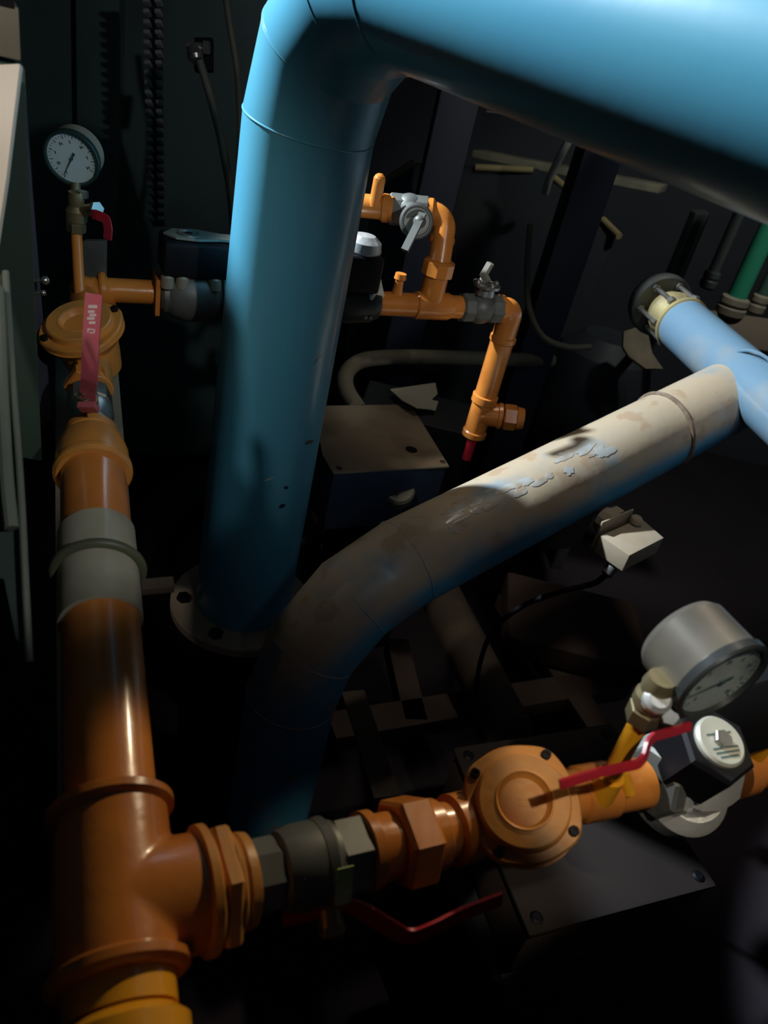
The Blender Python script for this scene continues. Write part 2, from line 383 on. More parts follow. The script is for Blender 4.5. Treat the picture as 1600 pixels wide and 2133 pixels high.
def S(px):                                               # distance along the branch at photo column px
    lo, hi = 0, .6
    for _ in range(50):
        mid = (lo+hi)/2; q = yT+bd2*mid-CAM; cz = -q.dot(Z); col = 800+q.dot(X)/cz*F
        if col < px: lo = mid
        else: hi = mid
    return lo
def Q(px): return yT + bd2*S(px)
def seg(bm, pa, pb, prof, n=40):                         # prof: (fraction, radius) between photo columns
    l = S(pb)-S(pa); return lathe(bm, Q(pa), bd2, [(f*l, r) for f, r in prof], n)
bm = B(); seg(bm, 408, 436, [(0,.036),(.2,.040),(.8,.040),(1,.037)], 48); t2.part('collar', bm, ORANGE2)
t = Thing('orange_bushing', 'orange hexagonal reducing bushing screwed into the side of the big tee', 'pipe fitting', Q(450))
bm = B(); hexn(bm, Q(438), bd2, .0405, S(474)-S(438)); t.part('hex_flange', bm, ORANGE2)
bm = B(); seg(bm, 474, 520, [(0,.034),(.15,.034),(.35,.029),(.5,.0305),(.9,.0295),(1,.026)]); t.part('neck', bm, ORANGE2)
# lower nipple
t = Thing('orange_nipple', 'short yellow orange pipe nipple below the big tee at the bottom edge', 'pipe', L(2110))
bm = B(); tube(bm, [L(2120), L(2046)], .031, 48); t.part('pipe_body', bm, YELLOW)
bm = B(); lathe(bm, L(2290), pd, [(0,.037),((L(2126)-L(2290)).length-.006,.037),((L(2126)-L(2290)).length,.030)], 48); t.part('coupling', bm, YELLOW)
# reducer coupling
t = Thing('orange_reducer', 'dusty orange reducing coupling above the cream sleeve on the left pipe', 'pipe fitting', L(950))
l0 = L(992); l1 = L(900); LL = (l1-l0).length
bm = B(); lathe(bm, l0, pd, [(0,.034),(.004,.0365),(.009,.0365),(.013,.034),(LL*.45,.034),(LL*.72,.030),(LL*.8,.024),(LL*.84,.026),(LL*.97,.026),(LL,.024)], 48); t.part('coupling_body', bm, ORANGE2)
# cream sleeve and clamp
t = Thing('pipe_clamp', 'grey green rubber lined clamp over a cream sleeve round the left orange pipe', 'pipe clamp', L(1200))
bm = B(); s0, s1 = L(1298), L(1112); lathe(bm, s0, pd, [(0,RP+.0008),(.001,RP+.0028),((s1-s0).length-.001,RP+.0028),((s1-s0).length,RP+.0008)], 48); t.part('sleeve', bm, CREAM)
bm = B(); ring(bm, L(1192), pd+V((.05,.02,0)), RP+.0055, .0042, 56, 14); t.part('clamp_band', bm, CLAMP)
rr = brd; bm = B(); box(bm, L(1212)+rr*.048-UP*.01, rr*.014, UP*.004, pd*.006, .001); t.part('clamp_lug', bm, BROWNL)
# rail behind
ra, rb_ = P(178,690,1.02), P(228,1760,.60); rd_ = (rb_-ra).normalized()
sx = brd*.0385
t = Thing('channel_rail', 'dusty grey steel channel lying under the left orange pipe', 'channel', rb_)
nn = rd_.cross(brd).normalized()
if nn.z < 0: nn = -nn
rc = (ra+rb_)/2 - nn*.012; hl = (rb_-ra).length/2
bm = B(); box(bm, rc, brd*.0375, rd_*hl, nn*.003, .001); t.part('web', bm, RAILM)
for s in (-1,1):
    bm = B(); box(bm, rc+brd*s*.0365-nn*.018, brd*.0015, rd_*hl, nn*.018); t.part('flange', bm, RAILM)
# left ball valve with red lever
b0, b1 = L(905), L(830); BL = (b1-b0).length
t = Thing('ball_valve', 'nickel ball valve with long dusty red lever standing in front of the left filter', 'valve', (b0+b1)/2)
bm = B(); lathe(bm, b0, pd, [(-.004,.017),(0,.0215),(.012,.0215),(.014,.018),(.018,.019),(.03,.0235),(BL*.62,.0235),(BL*.75,.019)], 40)
hexn(bm, b0+pd*(BL*.72), pd, .023, BL*.4, 8); t.part('body', bm, STEEL)
nf = CD(-.05,.5,.85); hb = P(184,828,.74)
bm = B(); cyl(bm, lerp(b0,b1,.55), hb, .009, 20); hexn(bm, hb, nf, .010, .006); hexn(bm, hb+nf*.006, nf, .006, .006); t.part('stem_nut', bm, BRASS)
hp = [P(184,838,.735), P(183,812,.725), P(186,792,.715), P(190,700,.70), P(196,612,.69)]
bm = B(); hw = .0078
lp = rbend(hp, .006, 3); sweep(bm, lp, [(-hw,-.001),(hw,-.001),(hw,.001),(-hw,.001)], CD(0,0,1)); lv = t.part('lever', bm, REDD)
bm = B(); hq = P(184,848,.735); box(bm, hq, CD(.0085,0,0), CD(0,.002,.006), CD(0,.003,-.001), .0008); t.part('lever_stop', bm, REDD)
# worn lettering stamped on the lever
bm = B()
def onl(u, vv, lift=.0016):
    q = lerp(hp[4], hp[3], u) ; dirn = (hp[3]-hp[4]).normalized(); xr = CD(1,0,0); nrm = xr.cross(dirn).normalized()
    if nrm.dot(CD(0,0,1)) < 0: nrm = -nrm
    return q + xr*vv + nrm*lift, dirn, xr, nrm
for (u, vv, lu, lv_) in ((.30,0,.0014,.004),(.42,-.001,.0012,.003),(.5,.0006,.0012,.003),(.58,-.001,.0012,.0034),(.68,.0005,.0012,.003),(.86,-.0028,.002,.0006),(.84,0,.0006,.0022),(.88,.003,.0018,.0006),(.92,.0012,.0006,.0024)):
    q, dn, xr, nr = onl(u, vv, .0011); box(bm, q, xr*lv_, dn*lu, nr*.00018)
t.part('lettering', bm, STAMP, lv)

# gas filters (two, same build)
def gas_filter(label, cc, n, R, axisdir, stub, body_drop, body_r, m, m2, rot):
    t = Thing('gas_filter', label, 'gas filter', cc-n*body_drop, None)
    x, y, z = basis(n, CD(0,1,0))
    bm = B(); lathe(bm, cc-z*body_drop, z, [(0,body_r*.55),(.008,body_r*.72),(body_drop*.4,body_r*.8),(body_drop*.7,body_r*.86),(body_drop*.9,R*.92),(body_drop-.004,R)], 48)
    for (dv, ln, rr) in stub:
        cyl(bm, cc-z*body_drop*.55, cc-z*body_drop*.55+dv*ln, rr, 32, .002)
    t.part('body', bm, m)
    bm = B(); prof_b = []
    # cover with bolt ears
    seg = 96; rings = []
    def rad(a, s): 
        e = 0
        for k in range(4):
            d = abs((a-rot-k*PI/2+PI)%(2*PI)-PI); e = max(e, math.exp(-(d/.30)**2))
        return R*(s + .07*e)
    for (tz, s, ear) in ((-.006,.93,1),(-.004,.96,1),(.002,.96,1),(.0045,.93,1),(.0046,.80,0),(.011,.775,0),(.0125,.74,0),(.0125,.46,0),(.0115,.45,0),(.0065,.40,0),(.0055,.385,0),(.0055,.05,0)):
        rings.append([bm.verts.new(cc+z*tz+(x*math.cos(a)+y*math.sin(a))*(rad(a,s) if ear else R*s)) for a in [2*PI*k/seg for k in range(seg)]])
    for a_, b_ in zip(rings, rings[1:]):
        for k in range(seg): bm.faces.new((a_[k], a_[(k+1)%seg], b_[(k+1)%seg], b_[k]))
    bm.faces.new(rings[0][::-1]); bm.faces.new(rings[-1])
    cv = t.part('cover', bm, m2)
    bm = B(); ring(bm, cc+z*.0122, z, R*.47, R*.022, 56, 10); t.part('cover_rim', bm, m2, cv)
    bm = B(); box(bm, cc+z*.0057-y*R*.05, x*R*.09, y*R*.018, z*.0003); box(bm, cc+z*.0057+y*R*.05, x*R*.07, y*R*.018, z*.0003); t.part('cast_mark', bm, m2, cv)
    for k in range(4):
        a = rot+k*PI/2; q = cc+z*.0045+(x*math.cos(a)+y*math.sin(a))*R*.90
        bm = B(); lathe(bm, q, z, [(0,R*.085),(R*.09,R*.085),(R*.1,R*.07),(R*.1,R*.04),(R*.07,R*.035)], 18); t.part('bolt', bm, BLACK)
    return t
nC = CD(0,.6,.8).normalized()
fl = P(170,683,.86)
gas_filter('orange gas filter with round bolted cap behind the tall dusty red lever', fl, CD(0,.62,.78).normalized(), .0465, pd, [(-pd,.075,.021)], .066, .040, ORANGE2, ORANGE2, math.radians(38))
bm = B(); hexn(bm, L(812), pd, .026, .016); hexn(bm, L(812)+pd*.018, pd, .022, .012)
o = solo('orange_union', 'orange hexagonal union between the left ball valve and its filter', 'pipe fitting', bm, ORANGE, L(812))
fr = P(1088,1674,.585)
gas_filter('orange gas filter with large round bolted cap at lower right beside the red lever', fr, CD(.0,.55,.83).normalized(), .0455, brd, [(brd,.075,.019),(-brd,.07,.021)], .070, .042, ORANGE, ORANGE2, math.radians(59))
fcR = fr - CD(.0,.55,.83).normalized()*.070*.55

# ---------------------------------------------------------------- lower branch: ball valve, union
t = Thing('ball_valve', 'dull nickel ball valve with dark red lever and small green sticker at bottom', 'valve', Q(630))
bm = B(); hexn(bm, Q(514), bd2, .0245, S(575)-S(514), 8); seg(bm, 575, 655, [(0,.0225),(.08,.0255),(.5,.0285),(1,.0285)]); hexn(bm, Q(594), bd2, .0275, S(660)-S(594), 8)
seg(bm, 655, 692, [(0,.029),(.5,.030),(.7,.027),(1,.026)]); hexn(bm, Q(686), bd2, .0275, S(752)-S(686), 6); t.part('body', bm, DULL)
sd = -UP*.8 + (-UP.cross(bd2)).normalized()*0; sd = CD(.1,-1,.35).normalized(); sd = (sd - sd.dot(bd2)*bd2).normalized()
fn = CD(0,0,1); fn = (fn-fn.dot(bd2)*bd2).normalized()
bm = B(); st0 = Q(672); cyl(bm, st0+sd*.026, st0+sd*.046, .009, 20); hexn(bm, st0+sd*.040, sd, .010, .007); t.part('stem_nut', bm, BRASS)
zz = .545
hp = [P(588,1915,.515), P(640,1905,.518), P(700,1888,.52), P(745,1893,.525), P(800,1925,.53), P(850,1950,.535), P(900,1935,.54), P(960,1905,.55), P(1045,1872,.56)]
hp = [rp for rp in smooth(hp, 5)]
bm = B(); sweep(bm, hp, [(-.0012,-.008),(.0012,-.008),(.0012,.008),(-.0012,.008)], UP); t.part('lever', bm, RED)
xs, ys, _ = basis(bd2, fn)
bm = B(); pass
fs = (fn*.98+sd*.15).normalized(); tg = bd2.cross(fs).normalized()
box(bm, Q(676)+fs*.0312, bd2*.006, tg*.013, fs*.0006); t.part('sticker', bm, STICKER)
t = Thing('orange_union', 'orange hexagonal union nut between the lower ball valve and the right filter', 'pipe fitting', Q(780))
bm = B(); seg(bm, 750, 826, [(0,.024),(.05,.0275),(.3,.0275),(.36,.0235),(1,.0235)]); t.part('tail', bm, ORANGE)
bm = B(); hexn(bm, Q(818), bd2, .0335, S(884)-S(818), 6, UP, .2); t.part('nut', bm, ORANGE)
bm = B(); seg(bm, 880, 985, [(0,.027),(.25,.026),(.32,.022),(.5,.0215),(.55,.0265),(.9,.0265),(1,.022)]); t.part('neck', bm, ORANGE)

# beyond the right filter
g0 = P(1222,1652,.615); g1 = P(1352,1628,.635); gd = (g1-g0).normalized()
t = Thing('orange_pipe_socket', 'short orange pipe socket with gauge riser boss right of the large filter', 'pipe', g0)
bm = B(); lathe(bm, g0-gd*.03, gd, [(0,.020),(.02,.020),(.022,.0225),(.05,.0225),(.053,.020),(.085,.020)], 40); t.part('pipe_body', bm, ORANGE)
bs = P(1268,1630,.60)
r0 = P(1262,1636,.595); r1 = P(1338,1492,.55); rdv = (r1-r0).normalized()
bm = B(); tube(bm, [r0-rdv*.015, r0+rdv*.012], .0105, 24); t.part('boss', bm, YELLOW)
t = Thing('gauge_riser', 'thin bright yellow orange tube rising to the right pressure gauge', 'pipe', r0)
bm = B(); tube(bm, [r0, r1], .0072, 24); t.part('tube_body', bm, YELLOW)
f0 = P(1318,1618,.60)
bm = B(); tube(bm, [P(1296,1610,.60), P(1310,1650,.605)], .0055, 16); t.part('bracket_tab', bm, YELLOW)

# brass valve under right gauge with red lever
v0 = r1-rdv*.004
t = Thing('gauge_ball_valve', 'small brass ball valve with red lever below the right pressure gauge', 'valve', v0)
bm = B(); hexn(bm, v0, rdv, .0125, .014); lathe(bm, v0+rdv*.014, rdv, [(0,.010),(.004,.0125),(.012,.0125),(.016,.0105),(.022,.0115),(.030,.0095)], 28)
vs_ = v0+rdv*.020; sdv = (P(1400,1490,.55)-vs_).normalized()
cyl(bm, vs_, vs_+sdv*.024, .0062, 18); t.part('body', bm, BRASS)
bm = B(); nq = P(1402,1500,.545); box(bm, nq, CD(.006,0,0), CD(0,.008,0), CD(0,0,.003), .001); hexn(bm, P(1390,1490,.54), CD(0,.2,1), .007, .006); t.part('stem_nut', bm, STEEL)
bm = B(); cp = v0+rdv*.034; lathe(bm, P(1362,1462,.535), CD(.05,.45,.9), [(0,.008),(.002,.010),(.008,.010),(.012,.007)], 24); t.part('vent_cap', bm, ALU)
hp = [P(1438,1512,.545), P(1400,1524,.54), P(1362,1534,.535), P(1350,1548,.53), P(1342,1578,.525), P(1328,1592,.52), P(1250,1608,.515), P(1166,1634,.51)]
hp = rbend(hp, .008, 3)
bm = B(); sweep(bm, hp, [(-.0013,-.0032),(.0013,-.0032),(.0016,0),(.0013,.0032),(-.0013,.0032)], CD(0,1,.2)); t.part('lever', bm, RED)

# pressure gauges
def gauge(label, fc, n, R, Ln, up, mcase, mrim, mdial, needle, dark=False, digits=True):
    t = Thing('pressure_gauge', label, 'gauge', fc-n*Ln, 'pressure gauges on orange risers')
    x, y, z = basis(n, up)
    bm = B(); lathe(bm, fc, z, [(-Ln,R*.72),(-Ln+.002,R*.86),(-Ln+.007,R*.94),(-.006,R*.95)], 64); t.part('case', bm, mcase)
    bm = B(); lathe(bm, fc, z, [(-.008,R*.95),(-.007,R),(-.001,R),(.001,R*.97),(.001,R*.90),(-.003,R*.88),(-.0035,R*.3)], 64); t.part('bezel', bm, mrim)
    bm = B(); lathe(bm, fc, z, [(-.0034,R*.87),(-.0026,R*.87)], 64); dl_ = t.part('dial', bm, mdial)
    bm = B()
    for k in range(31):
        a = math.radians(225-270*k/30); ln = .08 if k%3 else .13
        d = x*math.cos(a)+y*math.sin(a); e = z.cross(d)
        box(bm, fc+z*-.0024+d*R*(.82-ln/2), d*R*ln/2, e*R*(.008 if k%3 else .014), z*.0001)
    t.part('scale_marks', bm, INK, dl_)
    bm = B()
    for k in range(8):
        a = math.radians(225-270*k/7); d = x*math.cos(a)+y*math.sin(a)
        q = fc-z*.0024+d*R*.58
        box(bm, q, x*R*.018, y*R*.055, z*.0001)
        if k % 2: box(bm, q+x*R*.06, x*R*.035, y*R*.014, z*.0001); box(bm, q+x*R*.08, x*R*.014, y*R*.05, z*.0001)
    t.part('numerals', bm, INK, dl_)
    bm = B(); a = math.radians(needle); d = x*math.cos(a)+y*math.sin(a); e = z.cross(d)
    prism(bm, [fc-z*.0018-d*R*.24+e*R*.05, fc-z*.0018-d*R*.24-e*R*.05, fc-z*.0018-e*R*.03, fc-z*.0018+d*R*.74-e*R*.008, fc-z*.0018+d*R*.74+e*R*.008, fc-z*.0018+e*R*.03], z*.0006)
    lathe(bm, fc-z*.002, z, [(0,R*.06),(.0015,R*.06)], 20); t.part('needle', bm, INK)
    return t
gl = P(148,332,.93); gn = CD(.04,-.66,.75).normalized(); gn = CD(-.04,-.70,.71).normalized()
t = gauge('small round pressure gauge with pale blue dial standing at upper left', gl, gn, .0335, .034, CD(-.1,1,0), GAUGED, GREENRIM, DIAL, 222)
bm = B(); s0 = P(157,384,.945); s1 = P(159,408,.945); cyl(bm, s0, s1, .006, 18); hexn(bm, s1-UP*.004, UP, .0085, .010); t.part('stem', bm, BRASS)
gr = P(1508,1424,.53); n2 = CD(.38,-.62,.685).normalized()
t = gauge('large dark grey pressure gauge tilted away, standing at lower right', gr, n2, .0375, .050, UP, GAUGEC, mat('dark_bezel',(.05,.055,.055),.3,.3), DIALDIM, 200)
gb = gr-n2*.030
bm = B(); cyl(bm, gb-UP*.030, gb-UP*.052, .007, 20); hexn(bm, gb-UP*.058, UP, .010, .012); t.part('stem', bm, BRASS)
bm = B(); q = P(1446,1455,.55); tube(bm, [v0+rdv*.028, P(1380,1462,.555), gb-UP*.058], .0065, 20); t.part('siphon', bm, BRASS)

# solenoid valve
sv = P(1440,1612,.655)
t = Thing('solenoid_valve', 'aluminium gas valve with black coil and round striped top at lower right', 'valve', sv)
svd = (P(1600,1588,.70)-P(1330,1640,.63)).normalized(); svn = CD(.30,.42,.86).normalized()
bm = B(); lathe(bm, sv-svd*.036, svd, [(0,.028),(.003,.032),(.008,.032),(.010,.028),(.018,.034),(.036,.037),(.052,.034),(.066,.030)], 8)
lathe(bm, sv-svn*.03+CD(-.006,-.006,0), svn, [(0,.030),(.006,.040),(.012,.0445),(.030,.0445),(.034,.041),(.040,.034)], 44); t.part('body', bm, ALU)
bm = B(); hexn(bm, sv-svd*.048, svd, .030, .015, 8); t.part('inlet_flange', bm, DULL)
cb = P(1462,1570,.62); cax = (P(1482,1526,.585)-P(1440,1600,.645)).normalized(); cax = CD(.28,.62,.73).normalized()
bm = B(); hexn(bm, cb-cax*.024, cax, .0335, .046, 6, CD(0,1,0), .35); t.part('coil', bm, BLACK)
ct = cb+cax*.022
bm = B(); lathe(bm, ct, cax, [(0,.021),(.003,.021),(.005,.019)], 44); cp_ = t.part('dial_cap', bm, mat('silver_dial_label', (.5,.5,.42), .4, .3, amt=.3))
x, y, z = basis(cax, CD(0,1,0))
bm = B()
for (u, wv) in ((-.013,.011),(-.0095,.014),(-.006,.0155),(.0055,.015)): box(bm, ct+cax*.0052+y*u, x*wv*.8, y*.0007, z*.0002)
t.part('label_print', bm, INK, cp_)
bm = B(); hexn(bm, ct+cax*.005, cax, .008, .004); t.part('centre_nut', bm, STEEL)
t = Thing('orange_outlet_pipe', 'orange pipe leaving the solenoid valve at the right edge', 'pipe', P(1570,1596,.70))
bm = B(); o0, o1 = P(1520,1604,.685), P(1700,1560,.74); od = (o1-o0).normalized(); lathe(bm, o0, od, [(0,.025),(.018,.025),(.022,.022),(.09,.022)], 40); t.part('pipe_body', bm, ORANGE)
bm = B(); tube(bm, rbend([P(1560,1580,.68), P(1600,1530,.67), P(1640,1525,.675)], .01, 5), .010, 20); t.part('branch', bm, YELLOW)
bm = B(); box(bm, P(1560,1478,.66), CD(.035,.012,0), CD(-.008,.028,0), CD(0,0,.02), .006)
solo('black_switch_housing', 'black plastic switch housing behind the right gauge at the right edge', 'switch', bm, BLACK, P(1560,1478,.66))

# ---------------------------------------------------------------- far orange line, left part
k0 = P(180,602,.975)
t = Thing('orange_elbow_pipe', 'orange elbow and straight pipe behind the left filter running right', 'pipe', k0)
kd = (P(1000,640,1.19)-P(190,600,.975)).normalized()
def K(px):                                               # far line axis at photo column px
    a = k0; lo, hi = -.1, 1.6
    for _ in range(50):
        mid = (lo+hi)/2; q = a+kd*mid-CAM; cz = -q.dot(Z); col = 800+q.dot(X)/cz*F
        if col < px: lo = mid
        else: hi = mid
    return a+kd*lo
bm = B(); tube(bm, rbend([fl-CD(0,.62,.78)*.03, k0-kd*.002-UP*.01, k0+kd*.03], .02, 6), .0205, 32); ball(bm, k0-UP*.006, .0215, 28); t.part('elbow', bm, ORANGE)
bm = B(); lathe(bm, K(205), kd, [(0,.0205),(.003,.0225),(.008,.0225),(.010,.019)], 32); t.part('collar', bm, ORANGE)
bm = B(); tube(bm, [K(190), K(322)], .0155, 32); t.part('pipe_body', bm, ORANGE)
bm = B(); box(bm, K(325), kd*.003, UP*.024, kd.cross(UP)*.022, .001); t.part('flange', bm, ORANGE)
z0 = P(166,602,.945); z1 = P(159,482,.955)
t = Thing('gauge_riser', 'thin orange tube rising from the far elbow to the upper left gauge', 'pipe', z0)
bm = B(); tube(bm, [z0-UP*.01, z1], .0067, 20); t.part('tube_body', bm, ORANGE)
t = Thing('gauge_ball_valve', 'small brass ball valve with hooked red lever below the upper left gauge', 'valve', z1)
zd = UP
bm = B(); hexn(bm, P(159,484,.955), UP, .0115, .012); lathe(bm, P(159,470,.955), UP, [(0,.009),(.006,.013),(.018,.013),(.024,.009),(.032,.010),(.04,.009)], 24)
a_ = P(165,440,.95); b_ = P(198,436,.93); cyl(bm, a_, b_, .0075, 18); t.part('body', bm, BRASS)
bm = B(); hexn(bm, b_, (b_-a_), .0095, .006); hexn(bm, P(172,412,.94), UP, .007, .008); t.part('stem_nut', bm, STEEL)
bm = B(); sweep(bm, rbend([P(192,446,.925), P(200,447,.922), P(222,456,.922), P(226,478,.925), P(224,498,.93)], .006, 3), [(-.0012,-.0055),(.0012,-.0055),(.0012,.0055),(-.0012,.0055)], UP); t.part('lever', bm, RED)
# post behind the riser
q = P(198,500,1.10); hh = q.z/2
bm = B(); box(bm, q-UP*hh, CD(.016,0,0), UP*hh, UP.cross(CD(1,0,0)).normalized()*.006, .001)
solo('support_post', 'narrow dull grey steel post behind the thin orange gauge tube', 'post', bm, DULL, q-UP*hh*2)

# motor valve on the far line
def actuator(label, c, s, cap, body_px):
    t = Thing('gas_control_valve', label, 'valve', c)
    return t
m0, m1 = K(332), K(474); ml = (m1-m0).length; mc = (m0+m1)/2
t = Thing('gas_control_valve', 'grey gas valve with black coil and pale lever plate, left of blue pipe', 'valve', mc)
bm = B(); lathe(bm, m0, kd, [(0,.022),(.004,.026),(.010,.026),(.016,.031),(ml*.35,.036),(ml*.6,.036),(ml*.8,.028),(ml*.88,.022),(ml*.9,.026),(ml,.026)], 32); t.part('body', bm, DULL)
fwd = kd.cross(UP).normalized()
if fwd.dot(Z) < 0: fwd = -fwd
for px, hh in ((342,.030),(372,.030),(438,.028)):
    q = K(px)+UP*.014+fwd*.022
    bm = B(); cyl(bm, q, q+UP*.018, .0085, 20, .002); ball(bm, q+UP*.018, .0075, 16); t.part('lug_bolt', bm, GAUGED)
bm = B(); lathe(bm, K(478), kd, [(0,.020),(.02,.020)], 8); t.part('outlet_nut', bm, STEEL)
cc = K(398)+UP*.052
bm = B(); box(bm, cc, kd*.042, UP*.022, fwd*.030, .006); t.part('coil', bm, BLACK)
tp = cc+UP*.0235
bm = B(); lp_ = [(-.040,.0),(-.026,.017),(.004,.020),(.034,.009),(.052,.010),(.066,.003),(.066,-.010),(.050,-.012),(.030,-.010),(.0,-.017),(-.026,-.014)]
prism(bm, [tp+kd*u-fwd*v*1.25 for u, v in lp_], UP*.003, .0008); pl = t.part('lever_plate', bm, mat('dusty_grey_plate', (.27,.27,.22), .5, .3, col2=(.18,.18,.15), scale=20))
bm = B(); ring(bm, tp+UP*.003-kd*.008, UP, .013, .0016, 32, 8); lathe(bm, tp+UP*.002-kd*.008, UP, [(0,.010),(.0012,.010),(.002,.006)], 24); t.part('index_ring', bm, DULL, pl)
bm = B(); hexn(bm, tp+UP*.003-kd*.008, UP, .005, .002); t.part('screw', bm, BLACK, pl)

# second control valve, right of the blue pipe
bq = K(742)
t = Thing('gas_control_valve', 'black gas valve with grey domed cap emerging right of the wide blue pipe', 'valve', bq)
bm = B(); lathe(bm, K(690), kd, [(0,.024),(.02,.03),((K(785)-K(690)).length-.012,.028),((K(785)-K(690)).length,.022)], 32); t.part('body', bm, mat('black_green_casting', (.04,.05,.045), .45, .2))
bm = B(); box(bm, K(732)+UP*.048, kd*.028, UP*.026, fwd*.028, .006); t.part('coil', bm, BLACK)
bm = B(); cq = K(736)+UP*.072; lathe(bm, cq, UP, [(0,.024),(.004,.026),(.016,.024),(.024,.014),(.026,.004)], 32); t.part('domed_cap', bm, ALU)
bm = B(); sweep(bm, [K(762)+UP*.012+fwd*.02, K(768)+UP*.034+fwd*.016, K(782)+UP*.012+fwd*.012], [(-.003,-.007),(.003,-.007),(.003,.007),(-.003,.007)], UP); t.part('clip', bm, STEEL)
for dx in (752, 762):
    bm = B(); ball(bm, K(dx)-UP*.012+fwd*.026, .0035, 12); t.part('screw', bm, STEEL)

# right orange run
t = Thing('orange_branch_tee', 'orange tee and horizontal pipe with a small capped nipple right of the blue pipe', 'pipe tee', K(890))
bm = B(); tube(bm, [K(786), K(965)], .0175, 32); lathe(bm, K(862), kd, [(0,.018),(.002,.0205),(.006,.0205),((K(938)-K(862)).length-.006,.0205),((K(938)-K(862)).length,.018)], 32); t.part('pipe_body', bm, ORANGE)
bm = B(); q = K(822)+UP*.014; lathe(bm, q, UP, [(0,.009),(.012,.007),(.022,.006),(.024,.009),(.032,.008)], 20); t.part('nipple', bm, ORANGE)
e_ = K(894); top = e_+UP*.158
bm = B(); tube(bm, [e_, e_+UP*.055], .0185, 32); lathe(bm, e_+UP*.045, UP, [(0,.019),(.003,.024),(.022,.024),(.025,.019)], 10); t.part('branch', bm, ORANGE)
t = Thing('orange_riser_elbow', 'orange vertical pipe with elbow joining the upper dial valve', 'pipe', e_+UP*.06)
tdir = (P(800,432,1.10)-P(925,445,1.10)).normalized()
E = P(930,447,1.115)
bm = B(); tube(bm, rbend([e_+UP*.06, E, E+tdir*.05], .022, 8), .0165, 32); lathe(bm, E+tdir*.018, tdir, [(0,.018),(.003,.0205),(.012,.0205),(.014,.018)], 28)
lathe(bm, lerp(E,e_,.22), (e_-E), [(0,.017),(.003,.0195),(.010,.0195),(.013,.017)], 28)
for k in range(5):
    ball(bm, lerp(E,e_,.28+.1*k)+CD(.0155,0,.003), .0035, 10)
t.part('pipe_body', bm, ORANGE)
# dial valve
t = Thing('dial_gas_cock', 'grey gas cock with round pale dial and dark turn handle on the upper orange pipe', 'valve', E+tdir*.05)
D0 = E+tdir*.026; dl2 = (P(812,432,1.10)-D0).length
bm = B(); lathe(bm, D0, tdir, [(0,.020),(.003,.0225),(.022,.0225),(.026,.019),(.032,.019),(.036,.0225),(dl2-.003,.0225),(dl2,.020)], 8); ball(bm, D0+tdir*dl2*.5, .024, 24); t.part('body', bm, DULL)
fc_ = P(868,461,1.06); fnn = CD(.12,-.35,.93).normalized()
bm = B(); cyl(bm, D0+tdir*dl2*.5, fc_, .016, 24); lathe(bm, fc_-fnn*.006, fnn, [(0,.021),(.002,.0235),(.006,.0235),(.0075,.021),(.0075,.019),(.006,.018)], 40); t.part('dial_rim', bm, DULL)
bm = B(); lathe(bm, fc_, fnn, [(0,.018),(.0012,.018)], 36); t.part('dial', bm, mat('pale_dial', (.42,.43,.38), .5, amt=.6, scale=60))
bm = B(); sweep(bm, [P(880,446,1.045), P(866,476,1.035), P(843,522,1.03)], [(-.005,-.003),(.005,-.003),(.005,.003),(-.005,.003)], UP); ball(bm, P(874,462,1.045), .009, 16); t.part('handle', bm, DULL)
t = Thing('orange_stub', 'orange stub with upright nipple just right of the wide blue pipe', 'pipe', P(790,440,1.10))
bm = B(); a_ = P(818,435,1.10); tube(bm, [a_, a_+tdir*.09], .0165, 28); lathe(bm, a_+tdir*.004, tdir, [(0,.017),(.003,.0195),(.010,.0195),(.012,.017)], 28); t.part('pipe_body', bm, ORANGE)
bm = B(); q = P(780,430,1.09); tube(bm, [q, q+UP*.036], .0085, 18); ball(bm, q+UP*.036, .0088, 14); t.part('nipple', bm, ORANGE)
# plug cock
t = Thing('gas_cock', 'dark grey gas cock with small pale lever left of the right hand orange elbow', 'valve', K(1000))
bm = B(); l_ = (K(1040)-K(958)).length; lathe(bm, K(958), kd, [(0,.019),(.003,.0225),(.018,.0225),(.024,.019),(l_-.022,.019),(l_-.018,.0225),(l_,.0225)], 8); ball(bm, K(1000), .024, 20); t.part('body', bm, DULL)
q = K(1000)+UP*.022
bm = B(); lathe(bm, q, UP, [(0,.016),(.012,.014),(.013,.022),(.017,.022),(.018,.018)], 32)
for k in range(4): ball(bm, q+UP*.019+V((math.cos(k*1.57+.5), math.sin(k*1.57+.5),0))*.016, .0045, 12)
t.part('cap', bm, STEEL)
bm = B(); sweep(bm, [q+UP*.020, P(1008,572,1.17), P(1022,548,1.16)], [(-.005,-.004),(.005,-.004),(.005,.004),(-.005,.004)], UP); t.part('lever', bm, mat('pale_lever', (.36,.33,.27), .5, .3))
